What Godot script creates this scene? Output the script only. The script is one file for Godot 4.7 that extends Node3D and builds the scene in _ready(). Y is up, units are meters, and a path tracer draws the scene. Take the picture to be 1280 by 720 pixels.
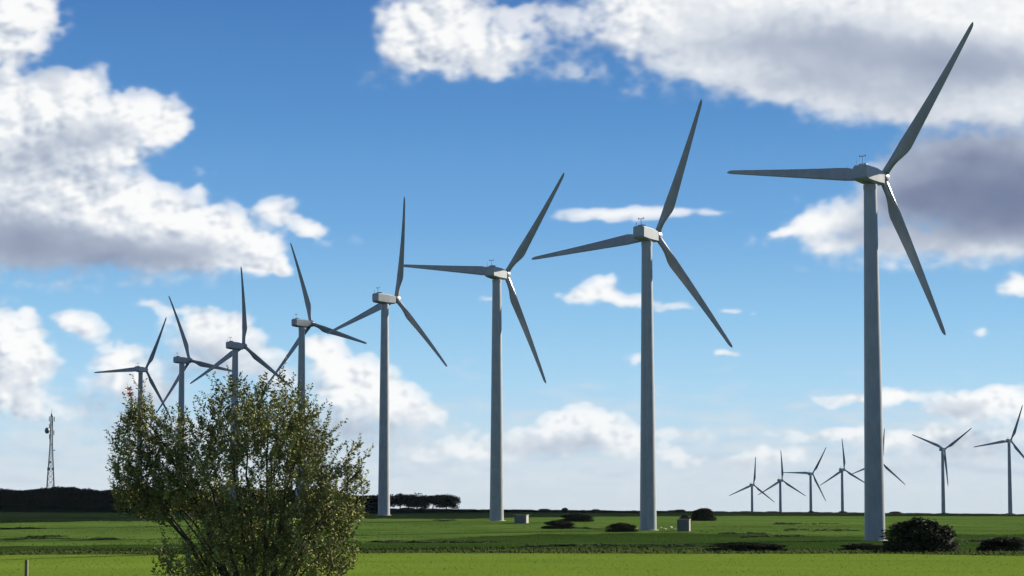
extends Node3D
# A wind farm on a green plain under broken cumulus, seen from a low road embankment.
# Pixels below are those of the 1280 x 720 photograph; they give directions only,
# depth comes from the ground or from the known size of a turbine.

const FOCAL := 2200.0            # pixels
const HORIZON := 632.0           # eye level, pixel row
const PITCH_TAN := 0.066
const EYE := Vector3(0, 4.7, 0)
const EXPOSURE := 3.6
const SUN_AZ := 54.0             # degrees clockwise of the view direction
const SUN_EL := 27.0

var lens_shift := 0.0
var cam_basis := Basis()
var M := {}
var names_used := {}

# ------------------------------------------------------------------ helpers
func numbered(called: String) -> String:
	var n: int = names_used.get(called, 0)
	names_used[called] = n + 1
	return called if n == 0 else "%s_%03d" % [called, n]

func thing(called: String, label: String, category: String, at := Vector3.ZERO, turn := 0.0, group := "") -> Node3D:
	var o := Node3D.new()
	o.name = numbered(called)
	add_child(o)
	o.position = at
	o.rotation.y = turn
	o.set_meta("label", label)
	o.set_meta("category", category)
	if group != "":
		o.set_meta("group", group)
	return o

func part(called: String, mesh: Mesh, mat: Material, parent: Node, at := Vector3.ZERO) -> MeshInstance3D:
	var o := MeshInstance3D.new()
	o.name = called
	o.mesh = mesh
	o.material_override = mat
	parent.add_child(o, true)
	o.position = at
	return o

func ray(u: float, v: float) -> Vector3:
	return (cam_basis * Vector3((u - 640.0) / FOCAL, (360.0 - v) / FOCAL + lens_shift, -1.0)).normalized()

func at_depth(u: float, v: float, depth: float) -> Vector3:
	var r := ray(u, v)
	return EYE + r * (depth / -r.z)

func on_ground(u: float, v: float) -> Vector3:
	var r := ray(u, v)
	var d := 60.0
	var last := 60.0
	while d < 680.0:
		var p := EYE + r * (d / -r.z)
		if p.y < ground_y(p.x, p.z):
			break
		last = d
		d += 4.0
	var lo := last
	var hi := d
	for k in 14:
		var mid := (lo + hi) * 0.5
		var p := EYE + r * (mid / -r.z)
		if p.y < ground_y(p.x, p.z):
			hi = mid
		else:
			lo = mid
	var q := EYE + r * (lo / -r.z)
	q.y = ground_y(q.x, q.z)
	return q

const PROFILE := [[-60.0, 3.1], [6.0, 3.1], [20.0, 2.6], [40.0, 2.25], [60.0, 1.6], [85.0, 0.5], [105.0, 0.08], [118.0, 0.0], [200.0, 0.0], [235.0, 0.12], [289.0, 0.76],
	[333.0, 1.65], [413.0, 2.5], [520.0, 2.95], [600.0, 3.15], [640.0, 3.0], [760.0, 1.2], [1077.0, -4.0], [1190.0, -13.5], [1300.0, -20.0], [1436.0, -26.0], [2500.0, -44.0], [7000.0, -130.0]]

func ground_y(x: float, z: float) -> float:
	var d := -z
	var y := 0.0
	if d <= PROFILE[0][0]:
		y = PROFILE[0][1]
	else:
		for i in PROFILE.size() - 1:
			if d <= PROFILE[i + 1][0]:
				var t: float = (d - PROFILE[i][0]) / (PROFILE[i + 1][0] - PROFILE[i][0])
				y = lerpf(PROFILE[i][1], PROFILE[i + 1][1], t)
				break
			y = PROFILE[i + 1][1]
	var w := clampf((d - 200.0) / 400.0, 0.0, 1.0)
	return y - 0.0091 * clampf(x, -320.0, 320.0) * w

# a growing triangle soup with normals and colours
class Soup:
	var v := PackedVector3Array()
	var n := PackedVector3Array()
	var c := PackedColorArray()
	var uv := PackedVector2Array()
	func tri(a: Vector3, b: Vector3, d: Vector3, col := Color.WHITE) -> void:
		var nn := (d - a).cross(b - a)
		nn = nn.normalized() if nn.length_squared() > 1e-16 else Vector3.UP
		for p in [a, b, d]:
			v.append(p); n.append(nn); c.append(col)
	func quad(a: Vector3, b: Vector3, d: Vector3, e: Vector3, col := Color.WHITE) -> void:
		tri(a, b, d, col)
		tri(a, d, e, col)
	func smooth_quad(p: Array, q: Array, col := Color.WHITE) -> void:
		for i in [0, 1, 2, 0, 2, 3]:
			v.append(p[i]); n.append(q[i]); c.append(col)
	func box(lo: Vector3, hi: Vector3, col := Color.WHITE) -> void:
		var p := []
		for i in 8:
			p.append(Vector3(hi.x if i & 1 else lo.x, hi.y if i & 2 else lo.y, hi.z if i & 4 else lo.z))
		for f in [[4, 6, 7, 5], [1, 3, 2, 0], [5, 7, 3, 1], [0, 2, 6, 4], [6, 2, 3, 7], [0, 4, 5, 1]]:
			quad(p[f[0]], p[f[1]], p[f[2]], p[f[3]], col)
	func tube(path: Array, radii: Array, sides: int, col := Color.WHITE) -> void:
		var rings := []
		var side := Vector3.ZERO
		for i in path.size():
			var t: Vector3 = (path[mini(i + 1, path.size() - 1)] - path[maxi(i - 1, 0)])
			t = t.normalized() if t.length() > 1e-6 else Vector3.UP
			if side == Vector3.ZERO:
				side = t.cross(Vector3(0.31, 0.2, 0.93)).normalized()
			side = (side - t * side.dot(t)).normalized()
			var up := t.cross(side)
			var ring := []
			for k in sides:
				var a := TAU * k / sides
				ring.append([path[i] + (side * cos(a) + up * sin(a)) * radii[i], side * cos(a) + up * sin(a)])
			rings.append(ring)
		for i in path.size() - 1:
			for k in sides:
				var k2 := (k + 1) % sides
				smooth_quad([rings[i][k][0], rings[i + 1][k][0], rings[i + 1][k2][0], rings[i][k2][0]], [rings[i][k][1], rings[i + 1][k][1], rings[i + 1][k2][1], rings[i][k2][1]], col)
	func mesh() -> ArrayMesh:
		var a := []
		a.resize(Mesh.ARRAY_MAX)
		a[Mesh.ARRAY_VERTEX] = v
		a[Mesh.ARRAY_NORMAL] = n
		a[Mesh.ARRAY_COLOR] = c
		if uv.size() == v.size() and v.size() > 0:
			a[Mesh.ARRAY_TEX_UV] = uv
		var m := ArrayMesh.new()
		m.add_surface_from_arrays(Mesh.PRIMITIVE_TRIANGLES, a)
		return m

func bar(s: Soup, a: Vector3, b: Vector3, r: float) -> void:
	s.tube([a, b], [r, r], 5)

func noise_of(seed_value: int, freq: float, octaves := 4, kind := FastNoiseLite.TYPE_SIMPLEX_SMOOTH) -> FastNoiseLite:
	var n := FastNoiseLite.new()
	n.seed = seed_value
	n.noise_type = kind
	n.frequency = freq
	n.fractal_type = FastNoiseLite.FRACTAL_FBM if octaves > 1 else FastNoiseLite.FRACTAL_NONE
	n.fractal_octaves = octaves
	return n

func mottled(seed_value: int, freq: float, lo: Color, hi: Color, size := 512, octaves := 5) -> ImageTexture:
	var grey := noise_of(seed_value, freq, octaves).get_seamless_image(size, size)
	var out := Image.create(size, size, false, Image.FORMAT_RGB8)
	for y in size:
		for x in size:
			out.set_pixel(x, y, lo.lerp(hi, grey.get_pixel(x, y).r))
	return ImageTexture.create_from_image(out)

func plain(col: Color, rough := 0.8, vertex := false) -> StandardMaterial3D:
	var m := StandardMaterial3D.new()
	m.albedo_color = col.linear_to_srgb()
	m.roughness = rough
	m.vertex_color_use_as_albedo = vertex
	m.cull_mode = BaseMaterial3D.CULL_DISABLED
	return m

func textured(m: StandardMaterial3D, t: Texture2D, metres: float) -> StandardMaterial3D:
	m.albedo_texture = t
	m.uv1_triplanar = true
	m.uv1_world_triplanar = true
	m.uv1_scale = Vector3.ONE / metres
	return m

# ------------------------------------------------------------------ sky
var cloud_grid := PackedFloat32Array()
var tone_grid := PackedFloat32Array()
const CELL := 4.0
const GW := 420
const GH := 190
const GU := -200.0
const GV := -110.0

func splat(grid: PackedFloat32Array, list: Array, soft: float) -> void:
	for b in list:
		var s: float = b[4] if b.size() > 4 else 1.0
		var i0 := maxi(0, int((b[0] - b[2] * soft - GU) / CELL))
		var i1 := mini(GW - 1, int((b[0] + b[2] * soft - GU) / CELL) + 1)
		var j0 := maxi(0, int((b[1] - b[3] * soft - GV) / CELL))
		var j1 := mini(GH - 1, int((b[1] + b[3] * soft - GV) / CELL) + 1)
		for j in range(j0, j1 + 1):
			for i in range(i0, i1 + 1):
				var du: float = (GU + i * CELL - b[0]) / b[2]
				var dv: float = (GV + j * CELL - b[1]) / b[3]
				var q := (du * du + dv * dv) / (soft * soft)
				if q < 1.0:
					var k := j * GW + i
					grid[k] = 1.0 - (1.0 - grid[k]) * (1.0 - s * (1.0 - q) * (1.0 - q))

func look_up(grid: PackedFloat32Array, u: float, v: float) -> float:
	var x := clampf((u - GU) / CELL, 0.0, GW - 1.001)
	var y := clampf((v - GV) / CELL, 0.0, GH - 1.001)
	var i := int(x)
	var j := int(y)
	var fx := x - i
	var fy := y - j
	var k := j * GW + i
	return lerpf(lerpf(grid[k], grid[k + 1], fx), lerpf(grid[k + GW], grid[k + GW + 1], fx), fy)

func srgb(r: float, g: float, b: float) -> Color:
	return Color(r / 255.0, g / 255.0, b / 255.0).srgb_to_linear()

func clear_air(el: float) -> Color:
	# elevation in degrees
	var stops := [[0.0, srgb(202, 214, 223)], [1.0, srgb(198, 216, 229)], [2.3, srgb(190, 219, 237)], [4.0, srgb(170, 213, 241)], [6.0, srgb(147, 199, 236)], [9.0, srgb(114, 171, 223)], [12.5, srgb(90, 147, 206)], [16.0, srgb(74, 127, 190)], [30.0, srgb(58, 108, 172)], [90.0, srgb(42, 84, 148)]]
	for i in stops.size() - 1:
		if el <= stops[i + 1][0]:
			return stops[i][1].lerp(stops[i + 1][1], clampf((el - stops[i][0]) / (stops[i + 1][0] - stops[i][0]), 0.0, 1.0))
	return stops[-1][1]

var n_warp: FastNoiseLite
var n_puff: FastNoiseLite
var n_puff2: FastNoiseLite
var n_puff3: FastNoiseLite
var n_puff4: FastNoiseLite
var n_fine: FastNoiseLite
var n_wide: FastNoiseLite

func billow(u: float, v: float) -> float:
	# heaped domes, about -0.5 .. 0.5
	return 1.35 * (0.60 * absf(n_puff.get_noise_2d(u, v * 1.15)) + 0.34 * absf(n_puff2.get_noise_2d(u, v * 1.1))) - 0.30 + 0.16 * n_fine.get_noise_2d(u, v)

func cloud_density(u: float, v: float) -> float:
	# the lens-shaped cloud lies in calm air
	var calm := 1.0 - 0.85 * smoothstep(640.0, 690.0, u) * smoothstep(960.0, 915.0, u) * smoothstep(235.0, 250.0, v) * smoothstep(310.0, 288.0, v)
	var wu := n_warp.get_noise_2d(u, v) * 15.0 * calm
	var wv := n_warp.get_noise_2d(u + 900.0, v - 300.0) * 9.0 * calm
	return look_up(cloud_grid, u + wu, v + wv)

func far_cover(d: Vector3) -> float:
	var p := Vector2(d.x, d.z) / (d.y + 0.14)
	return n_wide.get_noise_2d(p.x * 100.0, p.y * 100.0)

func sky_colour(az: float, el: float, fine: bool) -> Color:
	# az, el in degrees; az clockwise of the view direction
	var base := clear_air(maxf(el, 0.0))
	var d := Vector3(sin(deg_to_rad(az)) * cos(deg_to_rad(el)), sin(deg_to_rad(el)), -cos(deg_to_rad(az)) * cos(deg_to_rad(el)))
	var white := srgb(247, 249, 250)
	var grey := srgb(150, 158, 178)
	var inside := 0.0
	if fine:
		inside = clampf((18.6 - absf(az)) / 2.0, 0.0, 1.0) * clampf((18.4 - el) / 1.6, 0.0, 1.0)
	var out := base
	if inside < 1.0:
		var f := far_cover(d)
		var a := smoothstep(0.16, 0.42, f) * clampf(el / 6.0, 0.25, 1.0)
		var t := smoothstep(0.1, 0.75, f)
		out = base.lerp(white.lerp(grey, t * 0.7), a * 0.92)
	if inside > 0.0:
		var c := cam_basis.inverse() * d
		var u := 640.0 + FOCAL * c.x / -c.z
		var v := 360.0 - FOCAL * (c.y / -c.z - lens_shift)
		var dens := cloud_density(u, v)
		var near := base
		var low := smoothstep(470.0, 620.0, v)
		# thin high vapour and the pale bank along the horizon
		var layer := n_warp.get_noise_2d(u * 0.55, v * 2.4)
		var layer2 := n_warp.get_noise_2d(u * 0.9 + 50.0, v * 4.2)
		var bank := smoothstep(470.0, 590.0, v + 70.0 * layer) * (0.50 + 0.55 * layer2 + 0.3 * layer)
		near = near.lerp(srgb(214, 223, 230), clampf(bank, 0.0, 0.68))
		near = near.lerp(srgb(188, 202, 218), clampf(-layer * 1.1 - 0.12, 0.0, 0.45) * smoothstep(520.0, 580.0, v))
		if dens > 0.02:
			var puff := billow(u, v)
			var up := cloud_density(u + 18.0, v - 24.0)
			var up2 := cloud_density(u + 34.0, v - 52.0)
			# heaped, sharp tops towards the sun, ragged soft bases
			var crisp := smoothstep(-0.10, 0.24, dens - up)
			# the high sheet of cloud is smooth, the heaps are lumpy
			var lumpy := 1.0 - 0.75 * smoothstep(740.0, 880.0, u) * smoothstep(345.0, 315.0, v)
			var frayed := n_puff3.get_noise_2d(u, v * 1.2)
			var edge := dens + puff * 0.50 * lumpy + frayed * lerpf(0.34, 0.20, crisp)
			var a := smoothstep(lerpf(0.10, 0.25, crisp), lerpf(0.92, 0.54, crisp), edge)
			a *= smoothstep(0.03, 0.34, dens) * lerpf(0.58, 1.0, smoothstep(0.35, 0.88, dens))
			var dark := look_up(tone_grid, u + 9.0 * n_warp.get_noise_2d(u * 1.7, v * 1.7), v + 8.0 * n_warp.get_noise_2d(u * 1.7 + 300.0, v * 1.7))
			var heap := clampf(1.0 - dark * 1.7, 0.0, 1.0) * lumpy
			var small := absf(n_puff4.get_noise_2d(u, v * 1.1)) - absf(n_puff4.get_noise_2d(u + 6.0, (v - 7.0) * 1.1))
			var relief := clampf((puff - billow(u + 13.0, v - 16.0)) * 0.55, -0.3, 0.3) * heap + small * 0.42 * heap + (dens - up) * 0.18 + (dens - up2) * 0.14
			var tone := 0.79 + relief * 0.90 - dark * 0.84 + 0.06 * n_fine.get_noise_2d(u * 0.6 + 500.0, v * 0.8) - 0.10 * smoothstep(0.7, 1.0, up2)
			tone = clampf(tone * 0.85 + 0.14, 0.0, 1.0)
			var col := srgb(116, 127, 156).lerp(srgb(174, 184, 202), smoothstep(0.0, 0.44, tone)).lerp(srgb(221, 227, 234), smoothstep(0.34, 0.72, tone)).lerp(srgb(254, 254, 253), smoothstep(0.66, 0.98, tone))
			# the lower, farther clouds lie behind more air
			col = col.lerp(near.lerp(srgb(214, 224, 232), 0.5), low * 0.27)
			near = near.lerp(col, a * (0.97 - 0.12 * low))
		near = near.lerp(clear_air(0.0), smoothstep(1.1, 0.0, el))
		out = out.lerp(near, inside)
	return out

func make_sky() -> PanoramaSkyMaterial:
	n_warp = noise_of(11, 0.016, 4)
	n_puff = noise_of(5, 0.0125, 1)
	n_puff2 = noise_of(8, 0.027, 1)
	n_puff3 = noise_of(14, 0.045, 4)
	n_puff4 = noise_of(19, 0.042, 2)
	n_fine = noise_of(21, 0.017, 5)
	n_wide = noise_of(33, 0.011, 5)
	cloud_grid.resize(GW * GH)
	tone_grid.resize(GW * GH)
	splat_all()
	var img := Image.create(1024, 512, false, Image.FORMAT_RGBF)
	var haze := clear_air(0.0)
	img.fill(Color(haze.r, haze.g, haze.b))
	# below the horizon one even haze (grainy, so that its average comes out exact)
	var grain := RandomNumberGenerator.new()
	grain.seed = 5
	for j in range(256, 512):
		for i in 1024:
			var k := grain.randf_range(-0.45, 0.45)
			img.set_pixel(i, j, Color(haze.r + k, haze.g + k, haze.b + k))
	for j in 256:
		var el := 90.0 - (j + 0.5) * 180.0 / 512.0
		for i in 1024:
			img.set_pixel(i, j, sky_colour(wrapf((i + 0.5) * 360.0 / 1024.0, -180.0, 180.0), el, false))
	img.resize(4096, 4096, Image.INTERPOLATE_BILINEAR)
	var step_az := 360.0 / 4096.0
	var step_el := 180.0 / 4096.0
	for j in range(int((90.0 - 18.6) / step_el), 2048):
		var el := 90.0 - (j + 0.5) * step_el
		for i in range(-220, 220):
			img.set_pixel((i + 4096) % 4096, j, sky_colour((i + 0.5) * step_az, el, true))
	var p := PanoramaSkyMaterial.new()
	p.panorama = ImageTexture.create_from_image(img)
	return p

func splat_all() -> void:
	var g := cloud_grid
	splat(g, [
		# big cumulus, upper end
		[5, 25, 50, 44], [46, 18, 36, 38], [16, 60, 36, 22], [60, 104, 26, 26, 0.7], [-60, 60, 80, 90], [-60, 200, 110, 130],
		[106, 108, 26, 28], [62, 140, 55, 45], [5, 130, 45, 40], [150, 146, 45, 36], [192, 150, 42, 34], [216, 160, 22, 18], [110, 175, 85, 42], [20, 205, 70, 55], [150, 195, 45, 22, 0.7],
		# its long lower bank
		[50, 250, 90, 50], [125, 250, 70, 40], [180, 262, 60, 38], [235, 280, 60, 36], [285, 298, 55, 34], [325, 318, 36, 26], [345, 332, 22, 14], [120, 308, 170, 32], [250, 322, 90, 22], [10, 300, 80, 40],
		[345, 260, 22, 15, 0.8], [388, 289, 22, 15, 0.85], [366, 275, 24, 12, 0.45], [250, 240, 12, 8, 0.6],
		# low clouds behind the row
		[5, 420, 50, 42], [38, 446, 34, 40], [10, 482, 50, 38], [32, 512, 22, 14, 0.7], [35, 392, 16, 9, 0.6], [-60, 450, 60, 70],
		[92, 398, 22, 14, 0.9], [112, 410, 26, 16, 0.9], [150, 446, 34, 20], [140, 474, 44, 24, 0.8], [188, 482, 40, 26, 0.85], [110, 505, 40, 20, 0.45], [160, 520, 60, 26, 0.4], [75, 515, 36, 16, 0.35],
		[190, 378, 22, 9, 0.55], [215, 388, 22, 9, 0.5], [246, 410, 40, 26, 0.85], [282, 416, 40, 30, 0.9], [236, 446, 50, 26, 0.7], [300, 448, 48, 32, 0.8], [345, 470, 40, 34, 0.6],
		[402, 440, 24, 22, 0.95], [424, 470, 44, 38], [462, 486, 46, 32, 0.95], [500, 512, 34, 34, 0.9], [440, 530, 64, 36, 0.72], [520, 556, 32, 20, 0.6], [480, 580, 60, 24, 0.4], [560, 578, 50, 20, 0.4],
		# torn cloud at the top and the sheet to its side
		[498, 40, 30, 34], [540, 48, 52, 42], [588, 64, 40, 34], [560, 16, 66, 30], [636, 62, 36, 28, 0.85], [612, 90, 36, 14, 0.7], [524, 76, 36, 18, 0.8], [540, -20, 80, 26], [470, -70, 100, 30],
		[694, 46, 56, 40, 0.46], [690, 92, 50, 16, 0.36], [652, 20, 46, 22, 0.55], [745, 26, 46, 36, 0.55], [742, 88, 30, 14, 0.40], [720, -80, 200, 50],
		[825, 42, 70, 42], [900, 45, 100, 50], [1000, 60, 120, 58], [1100, 70, 120, 66], [1200, 60, 120, 80], [1290, 70, 80, 80], [900, 84, 84, 22], [985, 100, 90, 26], [1060, 120, 80, 30], [1140, 130, 80, 30], [1230, 128, 90, 30], [860, -6, 120, 40], [1010, -20, 260, 50], [1360, 100, 120, 100],
		# dark cloud behind the rotor
		[1160, 230, 80, 56], [1210, 205, 90, 44], [1280, 220, 80, 70], [1240, 270, 90, 46], [1115, 245, 44, 36], [1062, 272, 40, 26], [1015, 284, 36, 16], [980, 291, 20, 7, 0.8], [1036, 306, 40, 14, 0.9], [1115, 300, 60, 22], [1210, 304, 100, 18], [1290, 296, 60, 26], [1360, 240, 90, 80],
		# small ones and wisps
		[345, 275, 50, 26, 0.28], [420, 300, 40, 14, 0.22], [255, 215, 34, 16, 0.24], [480, 95, 40, 20, 0.25], [800, 110, 60, 20, 0.3], [930, 120, 90, 16, 0.32], [1060, 150, 80, 16, 0.3], [950, 300, 40, 12, 0.25], [1100, 330, 120, 14, 0.4], [1230, 330, 80, 14, 0.4], [60, 355, 120, 12, 0.3], [230, 352, 90, 10, 0.3], [1010, 255, 50, 18, 0.25],
		[530, 500, 40, 20, 0.25], [600, 545, 60, 20, 0.3], [820, 560, 60, 20, 0.3], [880, 545, 80, 16, 0.25], [60, 540, 80, 24, 0.3], [210, 560, 100, 24, 0.35], [330, 540, 90, 40, 0.4], [1100, 570, 90, 20, 0.35],
		[735, 269, 46, 9, 0.62], [790, 267, 56, 11, 0.72], [850, 264, 50, 8, 0.55], [900, 267, 24, 4, 0.4],
		[722, 368, 34, 11, 0.65], [748, 364, 30, 14, 0.85], [778, 376, 46, 9, 0.8], [832, 384, 40, 7, 0.55], [755, 352, 9, 7, 0.7],
		[926, 389, 20, 4, 0.55], [907, 440, 20, 6, 0.75], [790, 447, 18, 10, 0.6], [1270, 356, 18, 13, 0.95], [1226, 414, 10, 9, 0.7], [605, 372, 16, 4, 0.4],
		[1060, 500, 44, 7, 0.8], [1120, 496, 50, 9, 0.9], [1212, 497, 36, 13, 0.95], [1256, 497, 40, 13], [1235, 516, 60, 18, 0.8], [1195, 512, 40, 14, 0.8], [1320, 520, 60, 40, 0.8],
		[724, 520, 30, 17, 1.0], [692, 532, 24, 16, 0.95], [756, 532, 28, 17, 0.95], [788, 544, 26, 15, 0.9], [660, 552, 30, 16, 0.8], [720, 554, 90, 18, 0.9], [630, 566, 50, 14, 0.6], [580, 560, 34, 14, 0.7], [850, 575, 40, 12, 0.6], [540, 520, 26, 14, 0.7], [1110, 548, 60, 12, 0.7], [1190, 548, 50, 16, 0.7],
		[1010, 545, 60, 9, 0.5], [1070, 543, 50, 9, 0.6], [1140, 540, 60, 9, 0.5], [926, 578, 30, 12, 0.7], [958, 568, 18, 13, 0.8], [990, 572, 18, 14, 0.75], [1180, 566, 80, 34, 0.4], [1240, 555, 50, 30, 0.5],
	], 1.5)
	splat(tone_grid, [
		[60, 312, 130, 36, 0.56], [170, 322, 110, 26, 0.52], [0, 290, 90, 40, 0.52], [120, 165, 50, 24, 0.45], [60, 95, 40, 22, 0.5], [30, 210, 60, 26, 0.3], [250, 312, 50, 24, 0.4], [70, 185, 60, 22, 0.35],
		[20, 480, 60, 26, 0.2], [170, 515, 100, 40, 0.5], [290, 470, 90, 40, 0.42], [460, 545, 100, 34, 0.5], [250, 430, 60, 30, 0.3],
		[600, 80, 60, 20, 0.25], [700, 70, 60, 40, 0.3], [900, 62, 70, 20, 0.25], [1010, 52, 120, 28, 0.4], [1120, 70, 150, 36, 0.5], [1240, 80, 120, 34, 0.46], [1000, 100, 90, 24, 0.3], [1130, 120, 90, 24, 0.35],
		[1190, 220, 110, 60, 0.96], [1280, 235, 90, 66, 0.95], [1130, 245, 60, 38, 0.74], [1240, 275, 90, 30, 0.6], [1070, 285, 40, 20, 0.3], [1150, 300, 110, 18, 0.42],
		[690, 558, 90, 16, 0.55], [735, 552, 20, 10, 0.4], [1195, 512, 40, 14, 0.65], [924, 582, 34, 12, 0.6], [985, 582, 24, 8, 0.4], [1045, 502, 24, 6, 0.35], [1200, 566, 80, 30, 0.4],
	], 1.5)
	cloud_grid = g

# ------------------------------------------------------------------ ground
var zone_noise: FastNoiseLite
var zone_noise2: FastNoiseLite

func curve_on_ground(points: Array) -> Array:
	var out := []
	for p in points:
		var q := on_ground(p[0], p[1])
		out.append([q.x, q.z])
	return out

func z_at(curve: Array, x: float) -> float:
	if x <= curve[0][0]:
		return curve[0][1]
	for i in curve.size() - 1:
		if x <= curve[i + 1][0]:
			var t: float = (x - curve[i][0]) / (curve[i + 1][0] - curve[i][0])
			return lerpf(curve[i][1], curve[i + 1][1], t * t * (3.0 - 2.0 * t))
	return curve[-1][1]

func sheet(called: String, near_edge: Array, far_edge: Array, half: float, cols: int, rows: int, lift: float, mat: Material, lo: Color, hi: Color, wob_near: float, wob_far: float) -> void:
	# a strip of land between two edges; colour varies patch by patch
	var verts := PackedVector3Array()
	var norms := PackedVector3Array()
	var cols_ := PackedColorArray()
	var idx := PackedInt32Array()
	for j in rows + 1:
		for i in cols + 1:
			var x := lerpf(-half, half, float(i) / cols)
			var za := z_at(near_edge, x) + wob_near * (zone_noise.get_noise_2d(x * 2.0, 11.0) + 0.5 * zone_noise2.get_noise_2d(x * 2.5, 4.0))
			var zb := z_at(far_edge, x) + wob_far * (zone_noise.get_noise_2d(x * 2.0, 71.0) + 0.5 * zone_noise2.get_noise_2d(x * 2.5, 44.0))
			zb = minf(zb, za - 0.05)
			var z := lerpf(za, zb, float(j) / rows)
			verts.append(Vector3(x, ground_y(x, z) + lift + 0.02 * zone_noise2.get_noise_2d(x, z), z))
			var e := 0.5
			norms.append(Vector3(ground_y(x - e, z) - ground_y(x + e, z), 2.0 * e, ground_y(x, z - e) - ground_y(x, z + e)).normalized())
			var t := 0.5 + 0.65 * zone_noise.get_noise_2d(x * 0.35, z) + 0.45 * zone_noise2.get_noise_2d(x * 0.5, z) + 0.5 * zone_noise.get_noise_2d(x * 0.08 + 300.0, z * 1.6)
			cols_.append(lo.lerp(hi, clampf(t, 0.0, 1.0)))
	for j in rows:
		for i in cols:
			var k := j * (cols + 1) + i
			idx.append_array([k, k + cols + 1, k + 1, k + 1, k + cols + 1, k + cols + 2])
	var a := []
	a.resize(Mesh.ARRAY_MAX)
	a[Mesh.ARRAY_VERTEX] = verts
	a[Mesh.ARRAY_NORMAL] = norms
	a[Mesh.ARRAY_COLOR] = cols_
	a[Mesh.ARRAY_INDEX] = idx
	var m := ArrayMesh.new()
	m.add_surface_from_arrays(Mesh.PRIMITIVE_TRIANGLES, a)
	var o := part(called, m, mat, self)
	o.set_meta("kind", "structure")

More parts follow.
